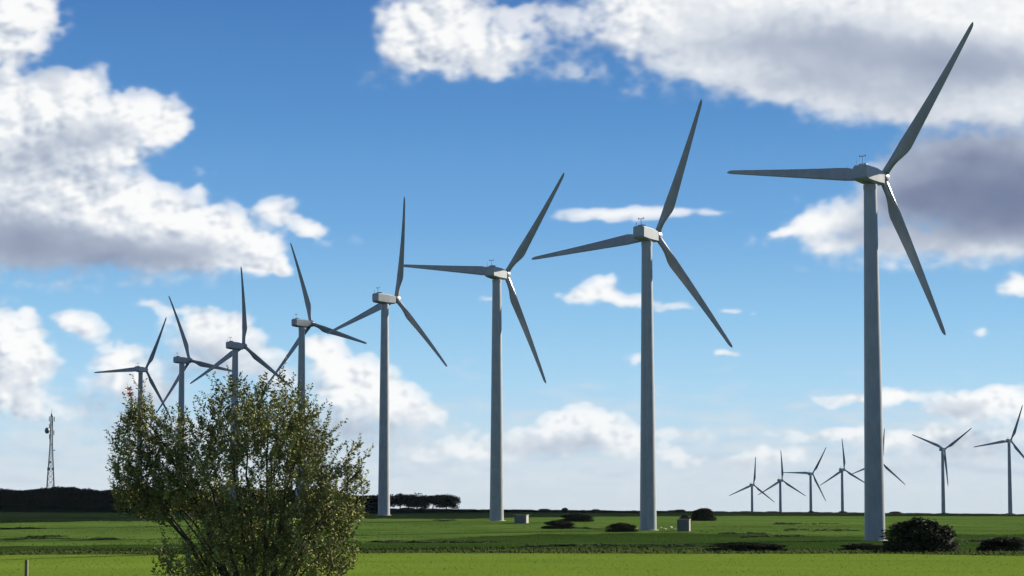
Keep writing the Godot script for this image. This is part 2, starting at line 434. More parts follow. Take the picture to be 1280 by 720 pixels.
func make_ground() -> void:
	zone_noise = noise_of(3, 0.03, 4)
	zone_noise2 = noise_of(9, 0.16, 3)
	# one sheet out to the horizon
	var xs := []
	for k in range(-20, 21):
		xs.append(k * 20.0)
	for k in [700.0, 1200.0, 2200.0, 4500.0]:
		xs.append(k); xs.push_front(-k)
	var ds := []
	for k in PROFILE.size() - 1:
		var n := maxi(1, int((PROFILE[k + 1][0] - PROFILE[k][0]) / 8.0)) if PROFILE[k][0] < 700.0 else 3
		for t in n:
			ds.append(lerpf(PROFILE[k][0], PROFILE[k + 1][0], float(t) / n))
	ds.append(7000.0)
	var st := SurfaceTool.new()
	st.begin(Mesh.PRIMITIVE_TRIANGLES)
	st.set_smooth_group(0)
	for d in ds:
		for x in xs:
			st.set_color(Color(0.010, 0.018, 0.010))
			st.add_vertex(Vector3(x, ground_y(x, -d), -d))
	var w := xs.size()
	for j in ds.size() - 1:
		for i in w - 1:
			var k := j * w + i
			for q in [k, k + w, k + 1, k + 1, k + w, k + w + 1]:
				st.add_index(q)
	st.generate_normals()
	var o := part("ground", st.commit(), M.heath, self)
	o.set_meta("kind", "structure")

	var front := [[-500.0, 10.0], [500.0, 10.0]]
	var b1 := curve_on_ground([[-60, 695], [120, 694], [330, 693], [560, 692], [700, 692.5], [900, 693], [1080, 693], [1340, 696]])
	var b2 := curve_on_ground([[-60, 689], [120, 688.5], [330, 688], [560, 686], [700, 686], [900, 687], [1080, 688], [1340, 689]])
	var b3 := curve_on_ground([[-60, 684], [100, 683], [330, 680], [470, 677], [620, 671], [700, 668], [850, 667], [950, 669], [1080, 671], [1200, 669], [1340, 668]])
	var b4 := curve_on_ground([[-60, 655], [130, 652], [460, 648.5], [580, 649], [650, 647], [780, 646], [960, 645.3], [1340, 646]])
	var back := [[-500.0, -628.0], [500.0, -628.0]]
	sheet("crop_field", front, b1, 110.0, 150, 110, 0.05, M.crop, Color(0.078, 0.124, 0.019), Color(0.104, 0.150, 0.026), 0.0, 1.2)
	sheet("field_verge", b1, b2, 110.0, 220, 14, 0.05, M.verge, Color(0.024, 0.040, 0.012), Color(0.050, 0.070, 0.022), 1.2, 2.0)
	sheet("shade_toned_grassland", b2, b3, 130.0, 180, 40, 0.05, M.pasture, Color(0.013, 0.029, 0.008), Color(0.030, 0.055, 0.014), 2.0, 9.0)  # rough grass; the shade along this band is painted into its darker colours
	sheet("pasture_field", b3, b4, 220.0, 220, 90, 0.05, M.pasture, Color(0.038, 0.073, 0.017), Color(0.068, 0.108, 0.027), 9.0, 8.0)
	sheet("heath_field", b4, back, 330.0, 160, 40, 0.05, M.heath, Color(0.006, 0.012, 0.007), Color(0.013, 0.022, 0.011), 8.0, 0.0)

	# standing crop and grass, too fine to count
	var tuft := Soup.new()
	var rng := RandomNumberGenerator.new()
	rng.seed = 71
	for k in 5:
		var a := rng.randf() * TAU
		var p := Vector3(cos(a), 0, sin(a)) * rng.randf() * 0.4
		var side := Vector3(cos(a + 1.3), 0, sin(a + 1.3)) * 0.11
		var top := p + Vector3(rng.randf_range(-0.45, 0.45), rng.randf_range(0.7, 1.1), rng.randf_range(-0.45, 0.45))
		tuft.tri(p - side, top, p + side)
	for i in tuft.n.size():
		tuft.n[i] = (tuft.n[i] * (1.0 if tuft.n[i].y >= 0.0 else -1.0) * 0.3 + Vector3.UP).normalized()
	var tuft_mesh := tuft.mesh()
	strew("crop", "low green crop growing across the near field", "crop", tuft_mesh, M.blade, 12000, 112.0, 173.0, func(x, z): return z > z_at(b1, x) - 0.6, Vector2(0.05, 0.11), 1.5, Color(0.084, 0.130, 0.021), Color(0.104, 0.150, 0.027), 401)
	strew("verge_grass", "rough uneven grass along the edge of the near field", "grass", tuft_mesh, M.blade, 5200, 165.0, 205.0, func(x, z): return z < z_at(b1, x) + 0.3 and z > z_at(b2, x) - 1.5, Vector2(0.10, 0.30), 1.8, Color(0.022, 0.038, 0.012), Color(0.068, 0.082, 0.030), 402)
	strew("pasture_grass", "tussocky grass scattered over the pasture round the turbines", "grass", tuft_mesh, M.blade, 26000, 180.0, 330.0, func(x, z): return z < z_at(b2, x) and zone_noise.get_noise_2d(x, z * 2.0) > -0.1, Vector2(0.06, 0.18), 1.8, Color(0.030, 0.062, 0.014), Color(0.056, 0.092, 0.023), 403)

func strew(called: String, label: String, category: String, mesh: Mesh, mat: Material, count: int, d0: float, d1: float, keep: Callable, size: Vector2, spread: float, lo: Color, hi: Color, seed_value: int) -> void:
	var rng := RandomNumberGenerator.new()
	rng.seed = seed_value
	var where := []
	var tint := []
	var tries := 0
	while where.size() < count and tries < count * 6:
		tries += 1
		var d := sqrt(lerpf(d0 * d0, d1 * d1, rng.randf()))
		var x := rng.randf_range(-0.33, 0.33) * d
		if not keep.call(x, -d):
			continue
		var s := lerpf(size.x, size.y, pow(rng.randf(), 1.8))
		var b := Basis(Vector3.UP, rng.randf() * TAU).scaled(Vector3(s * spread, s, s * spread))
		where.append(Transform3D(b, Vector3(x, ground_y(x, -d) + 0.03, -d)))
		tint.append(lo.lerp(hi, rng.randf()))
	var mm := MultiMesh.new()
	mm.transform_format = MultiMesh.TRANSFORM_3D
	mm.use_colors = true
	mm.mesh = mesh
	mm.instance_count = where.size()
	for i in where.size():
		mm.set_instance_transform(i, where[i])
		mm.set_instance_color(i, tint[i])
	var o := MultiMeshInstance3D.new()
	o.name = numbered(called)
	o.multimesh = mm
	o.material_override = mat
	add_child(o)
	o.set_meta("kind", "stuff")
	o.set_meta("label", label)
	o.set_meta("category", category)

# ------------------------------------------------------------------ turbines
var blade_mesh: ArrayMesh
var hub_mesh: ArrayMesh
var nacelle_mesh: ArrayMesh
var vane_mesh: ArrayMesh
var tower_mesh: ArrayMesh
var plinth_mesh: ArrayMesh

func blade_section(r: float) -> Array:
	# closed outline of the blade at radius r: leading edge to -x, trailing edge to +x
	var chord := 0.0
	if r < 2.0:
		chord = 1.02
	elif r < 5.6:
		var t := smoothstep(2.0, 5.6, r)
		chord = lerpf(1.02, 1.86, t)
	else:
		var t := (r - 5.6) / (23.5 - 5.6)
		chord = lerpf(1.86, 0.50, pow(t, 0.85))
	if r > 22.6:
		chord *= sqrt(maxf(0.06, 1.0 - pow((r - 22.6) / 0.9, 2.0)))
	var round_ := 1.0 - smoothstep(1.6, 5.0, r)
	var thick := lerpf(0.26 - 0.14 * clampf(r / 20.0, 0.0, 1.0), 1.0, round_) * chord
	var lead := lerpf(0.30, 0.5, round_) * chord
	var twist := deg_to_rad(lerpf(15.0, 1.5, clampf(pow(r / 18.0, 0.6), 0.0, 1.0)))
	var ring := []
	for k in 14:
		var a := TAU * k / 14.0
		var cx := 0.5 - 0.5 * cos(a)                         # 0 leading edge .. 1 trailing edge
		var foil := 2.6 * (0.2969 * sqrt(cx) - 0.126 * cx - 0.3516 * cx * cx + 0.2843 * cx * cx * cx - 0.1015 * cx * cx * cx * cx) * 2.0
		var h := lerpf(foil, absf(sin(a)), round_) * 0.5 * thick * (1.0 if sin(a) >= 0.0 else -1.0)
		var p := Vector2(cx * chord - lead, h)
		p = p.rotated(-twist)
		ring.append(Vector3(p.x, r, p.y + 1.5 * pow(r / 23.5, 2.0)))   # bent back by the wind
	return ring

func loft(rings: Array, capped := true) -> ArrayMesh:
	var st := SurfaceTool.new()
	st.begin(Mesh.PRIMITIVE_TRIANGLES)
	st.set_smooth_group(0)
	var n: int = rings[0].size()
	for ring in rings:
		for p in ring:
			st.add_vertex(p)
	for j in rings.size() - 1:
		for k in n:
			var a := j * n + k
			var b := j * n + (k + 1) % n
			for q in [a, b, a + n, b, b + n, a + n]:
				st.add_index(q)
	if capped:
		for end in [0, rings.size() - 1]:
			var c := Vector3.ZERO
			for p in rings[end]:
				c += p / n
			st.add_vertex(c)
			var ci: int = rings.size() * n + (0 if end == 0 else 1)
			for k in n:
				var a: int = end * n + k
				var b: int = end * n + (k + 1) % n
				for q in ([ci, b, a] if end == 0 else [ci, a, b]):
					st.add_index(q)
	st.generate_normals()
	return st.commit()

func make_turbine_shapes() -> void:
	var rings := []
	for r in [0.55, 1.0, 1.6, 2.2, 3.0, 3.8, 4.6, 5.4, 6.4, 8.0, 10.0, 12.5, 15.0, 17.5, 20.0, 21.8, 22.6, 23.0, 23.3, 23.48]:
		rings.append(blade_section(r))
	blade_mesh = loft(rings)
	# hub and spinner, axis along -z, rotor plane at z = 0
	rings = []
	for p in [[0.95, 0.55], [0.85, 0.80], [0.55, 0.90], [0.0, 0.92], [-0.5, 0.86], [-0.9, 0.66], [-1.15, 0.38], [-1.24, 0.06]]:
		var ring := []
		for k in 20:
			ring.append(Vector3(cos(TAU * k / 20.0) * p[1], sin(TAU * k / 20.0) * p[1], p[0]))
		rings.append(ring)
	hub_mesh = loft(rings)
	# nacelle: chamfered housing, tower axis at the origin, rotor towards -z
	var s := Soup.new()
	var secs := []
	for p in [[3.15, 0.80, 0.78, 0.15], [2.9, 0.97, 0.95, 0.06], [1.0, 1.0, 1.0, 0.0], [-0.6, 1.0, 1.0, 0.0], [-2.45, 0.90, 0.84, -0.04], [-2.7, 0.72, 0.68, -0.04]]:
		var w: float = 1.04 * p[1]
		var h: float = 1.08 * p[2]
		var c := 0.26 * minf(p[1], p[2])
		var ring := []
		for q in [[w - c, h], [w, h - c], [w, -h + c], [w - c, -h], [-w + c, -h], [-w, -h + c], [-w, h - c], [-w + c, h]]:
			ring.append(Vector3(q[0], q[1] + p[3], p[0]))
		secs.append(ring)
	for j in secs.size() - 1:
		for k in 8:
			var k2 := (k + 1) % 8
			s.quad(secs[j][k], secs[j][k2], secs[j + 1][k2], secs[j + 1][k])
	for e in [0, secs.size() - 1]:
		for k in range(1, 7):
			if e == 0:
				s.tri(secs[e][0], secs[e][k + 1], secs[e][k])
			else:
				s.tri(secs[e][0], secs[e][k], secs[e][k + 1])
	nacelle_mesh = s.mesh()
	# roof hatch, cooler box and wind vane mast
	var v := Soup.new()
	bar(v, Vector3(0.15, 1.2, 2.3), Vector3(0.15, 2.35, 2.3), 0.05)
	bar(v, Vector3(-0.3, 2.3, 2.3), Vector3(0.6, 2.3, 2.3), 0.045)
	bar(v, Vector3(-0.3, 2.25, 2.3), Vector3(-0.3, 2.5, 2.3), 0.07)
	bar(v, Vector3(0.6, 2.25, 2.3), Vector3(0.6, 2.5, 2.3), 0.07)
	v.box(Vector3(-0.55, 1.19, 1.4), Vector3(0.5, 1.36, 2.1))
	bar(v, Vector3(-0.5, 1.2, 2.75), Vector3(-0.5, 1.75, 2.75), 0.04)
	vane_mesh = v.mesh()
	# tower, unit height, real radii
	rings = []
	for p in [[0.0, 1.36], [0.004, 1.36], [0.33, 1.20], [0.331, 1.215], [0.336, 1.215], [0.337, 1.20], [0.66, 1.03], [0.661, 1.045], [0.666, 1.045], [0.667, 1.03], [0.985, 0.86], [0.987, 0.92], [1.0, 0.92]]:
		var ring := []
		for k in 40:
			ring.append(Vector3(cos(TAU * k / 40.0) * p[1], p[0], -sin(TAU * k / 40.0) * p[1]))
		rings.append(ring)
	tower_mesh = loft(rings)
	rings = []
	for p in [[-0.5, 1.75], [0.05, 1.75], [0.09, 1.7], [0.09, 1.2]]:
		var ring := []
		for k in 28:
			ring.append(Vector3(cos(TAU * k / 28.0) * p[1], p[0], -sin(TAU * k / 28.0) * p[1]))
		rings.append(ring)
	plinth_mesh = loft(rings)

func turbine(u: float, v: float, depth: float, alpha: float, theta: float, label: String, group: String) -> void:
	# (u, v): the hub; depth from the known rotor size; alpha: heading off the line of sight; theta: first blade, clockwise from up
	var hub := at_depth(u, v, depth)
	var heading := atan2(hub.x, -hub.z) + deg_to_rad(alpha)
	var axis := Vector3(sin(heading), 0, -cos(heading))
	var foot := hub - axis * 3.55
	foot.y = ground_y(foot.x, foot.z)
	var t := thing("wind_turbine", label, "wind turbine", foot, -heading, group)
	var hy := hub.y - foot.y
	var tw := part("tower", tower_mesh, M.paint, t)
	tw.scale = Vector3(1, hy - 1.45, 1)
	part("foundation", plinth_mesh, M.concrete, t)
	var nc := part("nacelle", nacelle_mesh, M.paint, t, Vector3(0, hy - 0.25, 0))
	part("anemometer", vane_mesh, M.dark_metal, nc)
	var hb := part("hub", hub_mesh, M.paint, t, Vector3(0, hy, -3.55))
	hb.rotation.x = deg_to_rad(4.0)
	for k in 3:
		var b := part("blade", blade_mesh, M.paint, t, Vector3(0, hy, -3.55))
		b.basis = Basis(Vector3.RIGHT, deg_to_rad(4.0)) * Basis(Vector3.BACK, -deg_to_rad(theta + 120.0 * k))

func make_turbines() -> void:
	make_turbine_shapes()
	var row := "wind turbines of the near row"
	turbine(1102.6, 222.5, 235.5, 26.2, 38.1, "tall pale wind turbine with a big dark round shrub at its foot", row)
	turbine(820.7, 295, 289.6, 26.8, 24.5, "pale wind turbine with a ribbed grey kiosk beside its foot", row)
	turbine(632, 343, 344, 28.8, 37.6, "pale wind turbine between the umbrella pines and the flat dark shrubs", row)
	turbine(495.3, 374, 401, 46.5, 14.0, "pale wind turbine standing right against the clump of umbrella pines", row)
	turbine(389, 404.5, 486, 46, -13.3, "grey wind turbine behind the leafy bush, next along from the umbrella pines", row)
	turbine(304.5, 432.5, 520, 43, 3.6, "grey wind turbine behind the leafy bush with one blade straight up", row)
	turbine(237, 450.5, 592, 46, -18.2, "grey wind turbine behind the leafy bush, second from the lattice mast", row)
	turbine(182, 462, 705, 33, 28.4, "grey wind turbine rising above the red shoot of the bush, closest to the mast", row)
	var far_row := "distant wind turbines beyond the ridge"
	turbine(942, 606, 1452, 23, 7.6, "smallest distant wind turbine, at the far end of its row", far_row)
	turbine(977.7, 600.4, 1366, 25.7, 1.1, "distant wind turbine whose blade tip meets the smallest one's rotor", far_row)
	turbine(1015.6, 592, 1326, 25, 32.6, "distant wind turbine with one blade level and the others slanting", far_row)
	turbine(1055.3, 587, 1318, 28, -0.2, "distant wind turbine beside the thick tower with a blade straight up", far_row)
	turbine(1101.4, 577.9, 1193, 27, 10.4, "distant wind turbine mostly hidden behind the thick tower of a near one", far_row)
	turbine(1180.7, 561.6, 1131, 22, 55.2, "distant wind turbine with blades spread in a Y above the round shrub", far_row)
	turbine(1263.5, 551, 1085, 18, 21.5, "distant wind turbine beyond the low dark mound, largest of the far row", far_row)

# ------------------------------------------------------------------ plants
func crown(rng: RandomNumberGenerator, lumps: Array, per_lump: int, leaf: float, lo: Color, hi: Color) -> ArrayMesh:
	# leaves spread through lumps [centre, radii]; outlines stay uneven and open
	var s := Soup.new()
	for l in lumps:
		var cnt: int = int(per_lump * (l[2] if l.size() > 2 else 1.0))
		for k in cnt:
			var d := Vector3(rng.randfn(), rng.randfn(), rng.randfn()).normalized()
			var rad := pow(rng.randf(), 0.4) * (0.86 + 0.28 * rng.randf())
			var p: Vector3 = l[0] + Vector3(d.x * l[1].x, d.y * l[1].y, d.z * l[1].z) * rad
			var a := (d + Vector3(rng.randfn(), rng.randfn() + 0.3, rng.randfn()) * 0.8).normalized()
			var b := a.cross(Vector3(rng.randfn(), rng.randfn(), rng.randfn())).normalized()
			var sz := leaf * rng.randf_range(0.6, 1.5)
			var col := lo.lerp(hi, rng.randf())
			s.quad(p - a * sz * 0.5, p + b * sz * 0.32, p + a * sz * 0.6, p - b * sz * 0.32, col)
	return s.mesh()

var shrub_forms := []
var stem_form: ArrayMesh

func make_shrub_forms() -> void:
	var rng := RandomNumberGenerator.new()
	for f in 4:
		rng.seed = 900 + f
		var lumps := []
		for k in 44:
			var a := rng.randf() * TAU
			var r := sqrt(rng.randf()) * 0.38
			var y := (0.58 + 0.12 * rng.randf()) * sqrt(maxf(0.08, 1.0 - pow(r / 0.45, 2.0)))
			if k > 28:
				y *= rng.randf_range(0.3, 0.8)
			lumps.append([Vector3(cos(a) * r, y, sin(a) * r), Vector3(rng.randf_range(0.09, 0.15), rng.randf_range(0.10, 0.17), rng.randf_range(0.09, 0.15))])
		for k in 10:
			var a := TAU * k / 10.0
			lumps.append([Vector3(cos(a) * 0.38, 0.12, sin(a) * 0.38), Vector3(0.13, 0.14, 0.13)])
		shrub_forms.append(crown(rng, lumps, 420, 0.034, Color(0.009, 0.013, 0.006), Color(0.026, 0.034, 0.013)))
	var st := Soup.new()
	rng.seed = 77
	for k in 9:
		var a := TAU * k / 9.0 + rng.randf()
		var tip := Vector3(cos(a) * 0.26, 0.55, sin(a) * 0.26)
		st.tube([Vector3(cos(a) * 0.03, -0.06, sin(a) * 0.03), tip * Vector3(0.6, 0.5, 0.6), tip], [0.016, 0.010, 0.004], 5)
	stem_form = st.mesh()

func shrub(u0: float, v0: float, u1: float, v1: float, form: int, label: String, deep := 0.8, group := "") -> void:
	var foot := on_ground((u0 + u1) * 0.5, v1 - 0.5)
	var k := -foot.z / FOCAL
	var w := (u1 - u0) * k
	var h := (v1 - v0) * k
	var depth := maxf(w * deep, h)
	foot.z -= depth * 0.42
	foot.x *= (-foot.z) / (-foot.z - depth * 0.42)
	foot.y = ground_y(foot.x, foot.z)
	var t := thing("shrub", label, "shrub", foot, 0.0, group)
	var f := part("foliage", shrub_forms[form % 4], M.leaf, t)
	f.basis = Basis.from_scale(Vector3(w, h * 1.18, depth)) * Basis(Vector3.UP, form * 1.9)
	var st := part("stem", stem_form, M.bark, t)
	st.scale = Vector3(w, h, depth) * 0.9

func make_tussocks() -> void:
	# uneven lines of taller grass across the pasture
	var rng := RandomNumberGenerator.new()
	rng.seed = 313
	var lumps := []
	for k in 7:
		lumps.append([Vector3(rng.randf_range(-0.4, 0.4), rng.randf_range(0.1, 0.4), rng.randf_range(-0.3, 0.3)), Vector3(0.24, 0.3, 0.24)])
	var form := crown(rng, lumps, 60, 0.16, Color(0.018, 0.036, 0.009), Color(0.046, 0.068, 0.017))
	var where := []
	for l in [[-20, 661, 48, 661.5, 26], [40, 672, 74, 671, 22], [-20, 676, 60, 673.5, 26], [108, 674, 150, 674.5, 12], [470, 678, 640, 679, 40], [660, 683, 900, 684, 60], [980, 663, 1075, 664, 18], [900, 667, 960, 668, 14], [1190, 677, 1290, 675, 24], [540, 651, 570, 651, 8], [715, 661, 760, 662, 12], [960, 655, 1070, 656, 16], [930, 672, 1000, 671, 16]]:
		for k in l[4]:
			var t := rng.randf()
			var p := on_ground(lerpf(l[0], l[2], t), lerpf(l[1], l[3], t) + rng.randfn() * 0.5)
			var w := rng.randf_range(0.7, 2.6)
			where.append(Transform3D(Basis(Vector3.UP, rng.randf() * TAU).scaled(Vector3(w, rng.randf_range(0.18, 0.5), w)), p))
	var mm := MultiMesh.new()
	mm.transform_format = MultiMesh.TRANSFORM_3D
	mm.mesh = form
	mm.instance_count = where.size()
	for i in where.size():
		mm.set_instance_transform(i, where[i])
	var o := MultiMeshInstance3D.new()
	o.name = "tussock_grass"
	o.multimesh = mm
	o.material_override = M.leaf
	add_child(o)
	o.set_meta("kind", "stuff")
	o.set_meta("label", "dark uneven lines of tussock grass across the pasture")
	o.set_meta("category", "grass")

func umbrella_pine(u: float, top: float, base: float, half: float, depth: float, seed_value: int, label: String) -> void:
	var p := at_depth(u, base, depth)
	p.y = ground_y(p.x, p.z)
	var k := depth / FOCAL
	var h := EYE.y + (HORIZON - top) * k - p.y
	var w := half * k
	var rng := RandomNumberGenerator.new()
	rng.seed = seed_value
	var t := thing("pine_tree", label, "tree", p, 0.0, "umbrella pines beside the turbine")
	var s := Soup.new()
	var lean := rng.randf_range(-0.3, 0.3)
	s.tube([Vector3(0, -0.2, 0), Vector3(lean * 0.5, h * 0.3, 0), Vector3(lean, h * 0.55, 0.1)], [0.22, 0.17, 0.13], 7)
	for q in 7:
		var a := TAU * q / 7.0 + rng.randf()
		s.tube([Vector3(lean * 0.7, h * 0.40, 0), Vector3(lean + cos(a) * w * 0.4, h * 0.60, sin(a) * w * 0.4), Vector3(lean + cos(a) * w * 0.75, h * 0.76, sin(a) * w * 0.75)], [0.11, 0.08, 0.03], 5)
	part("trunk", s.mesh(), M.bark, t)
	var lumps := []
	for q in 22:
		var a := rng.randf() * TAU
		var r := sqrt(rng.randf()) * 0.82
		lumps.append([Vector3(lean + cos(a) * w * r, h * (0.40 + 0.34 * (1.0 - r * r)) + rng.randf_range(-0.10, 0.06) * h, sin(a) * w * r), Vector3(w * 0.34, h * rng.randf_range(0.18, 0.26), w * 0.34)])
	if seed_value % 2 == 1:
		for q in 7:
			var a := TAU * q / 7.0
			lumps.append([Vector3(lean + cos(a) * w * 0.45, h * rng.randf_range(0.16, 0.34), sin(a) * w * 0.45), Vector3(w * 0.30, h * 0.17, w * 0.30)])
	part("crown", crown(rng, lumps, 240, 0.40, Color(0.008, 0.014, 0.008), Color(0.022, 0.030, 0.014)), M.leaf, t)

func make_woods() -> void:
	# the dark wood on the skyline reads as one mass
	var rng := RandomNumberGenerator.new()
	rng.seed = 55
	var lumps := []
	for k in 16:
		var a := rng.randf() * TAU
		var r := sqrt(rng.randf()) * 0.33
		lumps.append([Vector3(cos(a) * r, rng.randf_range(0.38, 0.82) - r * 0.4, sin(a) * r), Vector3(0.17, 0.15, 0.17)])
	for k in 6:
		var a := TAU * k / 6.0
		lumps.append([Vector3(cos(a) * 0.3, 0.15, sin(a) * 0.3), Vector3(0.22, 0.2, 0.22)])
	var form := crown(rng, lumps, 110, 0.065, Color(0.008, 0.014, 0.010), Color(0.022, 0.030, 0.016))
	var mm := MultiMesh.new()
	mm.transform_format = MultiMesh.TRANSFORM_3D
	mm.mesh = form
	var where := []
	for k in 380:
		var d := rng.randf_range(585.0, 650.0)
		var u := rng.randf_range(-90.0, 478.0)
		var p := at_depth(u, 630.0, d)
		p.y = ground_y(p.x, p.z) - 0.2
		var top := 607.0 + 2.5 * sin(u * 0.06) + rng.randf_range(-1.5, 4.5) + (maxf(0.0, u - 400.0) * 0.12)
		var h := EYE.y + (HORIZON - top) * d / FOCAL - p.y
		var w := rng.randf_range(4.0, 7.5)
		where.append(Transform3D(Basis(Vector3.UP, rng.randf() * TAU).scaled(Vector3(w, h * 1.03, w)), p))
	mm.instance_count = where.size()
	for i in where.size():
		mm.set_instance_transform(i, where[i])
	var o := MultiMeshInstance3D.new()
	o.name = "pine_wood"
	o.multimesh = mm
	o.material_override = M.leaf
	add_child(o)
	o.set_meta("kind", "stuff")
	o.set_meta("label", "dark wood along the skyline below the lattice mast")
	o.set_meta("category", "wood")
	# low scrub that roughens the ridge
	var m2 := MultiMesh.new()
	m2.transform_format = MultiMesh.TRANSFORM_3D
	m2.mesh = shrub_forms[2]
	where = []
	for k in 420:
		var d := rng.randf_range(560.0, 625.0)
		var u := rng.randf_range(440.0, 1330.0)
		var p := at_depth(u, 638.0, d)
		p.y = ground_y(p.x, p.z) - 0.1
		var w := rng.randf_range(2.0, 6.0)
		where.append(Transform3D(Basis(Vector3.UP, rng.randf() * TAU).scaled(Vector3(w, rng.randf_range(0.25, 0.6) * (1.0 if k % 17 else 2.0), w)), p))
	m2.instance_count = where.size()
	for i in where.size():
		m2.set_instance_transform(i, where[i])
	var q := MultiMeshInstance3D.new()
	q.name = "ridge_scrub"
	q.multimesh = m2
	q.material_override = M.leaf
	add_child(q)
	q.set_meta("kind", "stuff")
	q.set_meta("label", "low dark scrub along the ridge behind the pasture")
	q.set_meta("category", "scrub")

# ------------------------------------------------------------------ the leafy bush
func make_bush() -> void:
	var depth := 20.0
	var k := depth / FOCAL
	var foot := at_depth(322, 720, depth)
	foot.y = ground_y(foot.x, foot.z)
	var t := thing("leafy_bush", "big loose leafy bush with olive leaves and one red shoot", "bush", foot)
	var rng := RandomNumberGenerator.new()
	rng.seed = 2024
	var place := func(u: float, v: float, dz: float) -> Vector3:
		return at_depth(u, v, depth + dz) - foot
	# lobes of the crown: u, v, half width, half height (pixels), half depth (m), shoots
	var lobes := [[180, 572, 42, 58, 0.5, 130], [232, 568, 44, 58, 0.6, 120], [292, 530, 46, 56, 0.7, 150], [345, 530, 44, 58, 0.7, 160], [378, 566, 42, 66, 0.6, 150], [300, 610, 84, 64, 0.9, 260],
		[404, 628, 46, 54, 0.6, 120], [432, 622, 30, 46, 0.4, 42], [390, 690, 58, 44, 0.7, 190], [310, 690, 80, 44, 0.8, 220], [330, 650, 90, 50, 0.8, 120], [232, 708, 40, 30, 0.5, 70], [200, 622, 54, 32, 0.5, 120], [172, 614, 36, 34, 0.4, 70], [330, 730, 110, 36, 0.8, 90], [448, 590, 20, 34, 0.3, 16], [170, 520, 24, 26, 0.3, 26]]
	# nodes of the growing skeleton
	var pos: Array[Vector3] = []
	var wide: Array[float] = []
	var stems := []
	for l in lobes:
		for j in 2:
			var a := Vector3(rng.randf_range(-0.12, 0.12), -0.05, rng.randf_range(-0.12, 0.12))
			var e: Vector3 = place.call(l[0] + rng.randf_range(-0.3, 0.3) * l[2], l[1] - rng.randf_range(-0.1, 0.35) * l[3], rng.randf_range(-0.6, 0.6) * l[4])
			var side := Vector3(e.x * 0.22, e.y * 0.62, e.z * 0.25) + Vector3(rng.randf_range(-0.06, 0.06), 0, rng.randf_range(-0.06, 0.06))
			var path := []
			var radii := []
			for i in 13:
				var q := i / 12.0
				var p := a * (1 - q) * (1 - q) + side * 2.0 * q * (1 - q) + e * q * q
				p += Vector3(rng.randfn(), rng.randfn() * 0.5, rng.randfn()) * 0.012
				path.append(p)
				radii.append(lerpf(0.026, 0.006, q))
				if i > 3:
					pos.append(p)
					wide.append(lerpf(0.024, 0.006, q))
			stems.append([path, radii])
	for s in stems:
		var sp := Soup.new()
		sp.tube(s[0], s[1], 6)
		part("stem", sp.mesh(), M.bark, t)
	var twigs := Soup.new()
	var leaves := Soup.new()
	var tips := []
	var clump := noise_of(88, 1.5, 2)
	for l in lobes:
		for j in int(l[5] * 1.95):
			var d := Vector3(rng.randfn(), rng.randfn(), rng.randfn()).normalized() * pow(rng.randf(), 0.42)
			var tip_at: Vector3 = place.call(l[0] + d.x * l[2], l[1] - d.y * l[3], d.z * l[4])
			if clump.get_noise_3dv(tip_at) > -0.26:
				tips.append(tip_at)
	tips.sort_custom(func(a, b): return a.length_squared() < b.length_squared())
	for tip: Vector3 in tips:
		var best := 0
		var least := 1e9
		for i in pos.size():
			var q := pos[i]
			if q.y > tip.y - 0.02:
				continue
			var c := q.distance_squared_to(tip) + 0.05 * absf(q.y - tip.y + 0.2)
			if c < least:
				least = c
				best = i
		var from: Vector3 = pos[best]
		var out := Vector3(tip.x, 0, tip.z - 0.0).normalized()
		var lift := (tip - from)
		var mid := from + lift * 0.5 + Vector3(out.x, -0.4, out.z) * lift.length() * 0.12
		var path := []
		var radii := []
		var n := 5
		for i in n:
			var q := float(i) / (n - 1)
			path.append(from * (1 - q) * (1 - q) + mid * 2.0 * q * (1 - q) + tip * q * q)
			radii.append(lerpf(minf(0.006, wide[best] * 0.7), 0.0016, q))
		# the shoot goes on upward and outward beyond its tip
		var grow := (lift.normalized() * 0.5 + Vector3(0, 0.75, 0) + out * 0.25 + Vector3(rng.randfn(), rng.randfn(), rng.randfn()) * 0.22).normalized()
		var more := rng.randf_range(0.06, 0.20) + (0.14 if rng.randf() < 0.12 else 0.0)
		path.append(tip + grow * more * 0.5)
		radii.append(0.0013)
		path.append(tip + grow * more + Vector3(rng.randfn(), 0.3, rng.randfn()) * 0.012)
		radii.append(0.0008)
		twigs.tube(path, radii, 3)
		for i in range(2, 5):
			pos.append(path[i])
			wide.append(radii[i])
		# leaves along the outer half
		var young := clampf(0.5 + 1.1 * clump.get_noise_3dv(tip * 0.8 + Vector3(7, 3, 1)) + rng.randf_range(-0.3, 0.3), 0.0, 1.0)
		for i in range(1, 6):
			var a: Vector3 = path[i]
			var b: Vector3 = path[i + 1]
			var run := (b - a)
			var count := maxi(2, int(run.length() / 0.0088))
			for q in count:
				var at := a + run * (q + rng.randf()) / count
				var ax := run.normalized()
				var off := ax.cross(Vector3(rng.randfn(), rng.randfn(), rng.randfn())).normalized()
				var dir := (ax * rng.randf_range(0.2, 0.8) + off * 0.9).normalized()
				var wing := dir.cross(Vector3(rng.randfn(), rng.randfn(), rng.randfn())).normalized()
				var ln := rng.randf_range(0.030, 0.056) * (0.75 if i == 5 else 1.0)
				var col := Color(0.044, 0.058, 0.022).lerp(Color(0.250, 0.256, 0.098), clampf(rng.randf() * 0.55 + young * 0.55, 0.0, 1.0))
				if rng.randf() < 0.05:
					col = Color(0.20, 0.175, 0.075)
				var fold := dir.cross(wing) * ln * 0.07
				var mid_p := at + dir * ln * 0.5
				leaves.quad(at, mid_p + wing * ln * 0.23 + fold, at + dir * ln, mid_p - wing * ln * 0.23 + fold, col)
	var tw := part("twigs", twigs.mesh(), M.bark, t)
	tw.set_meta("kind", "stuff")
	var lf := part("leaves", leaves.mesh(), M.bush_leaf, t)
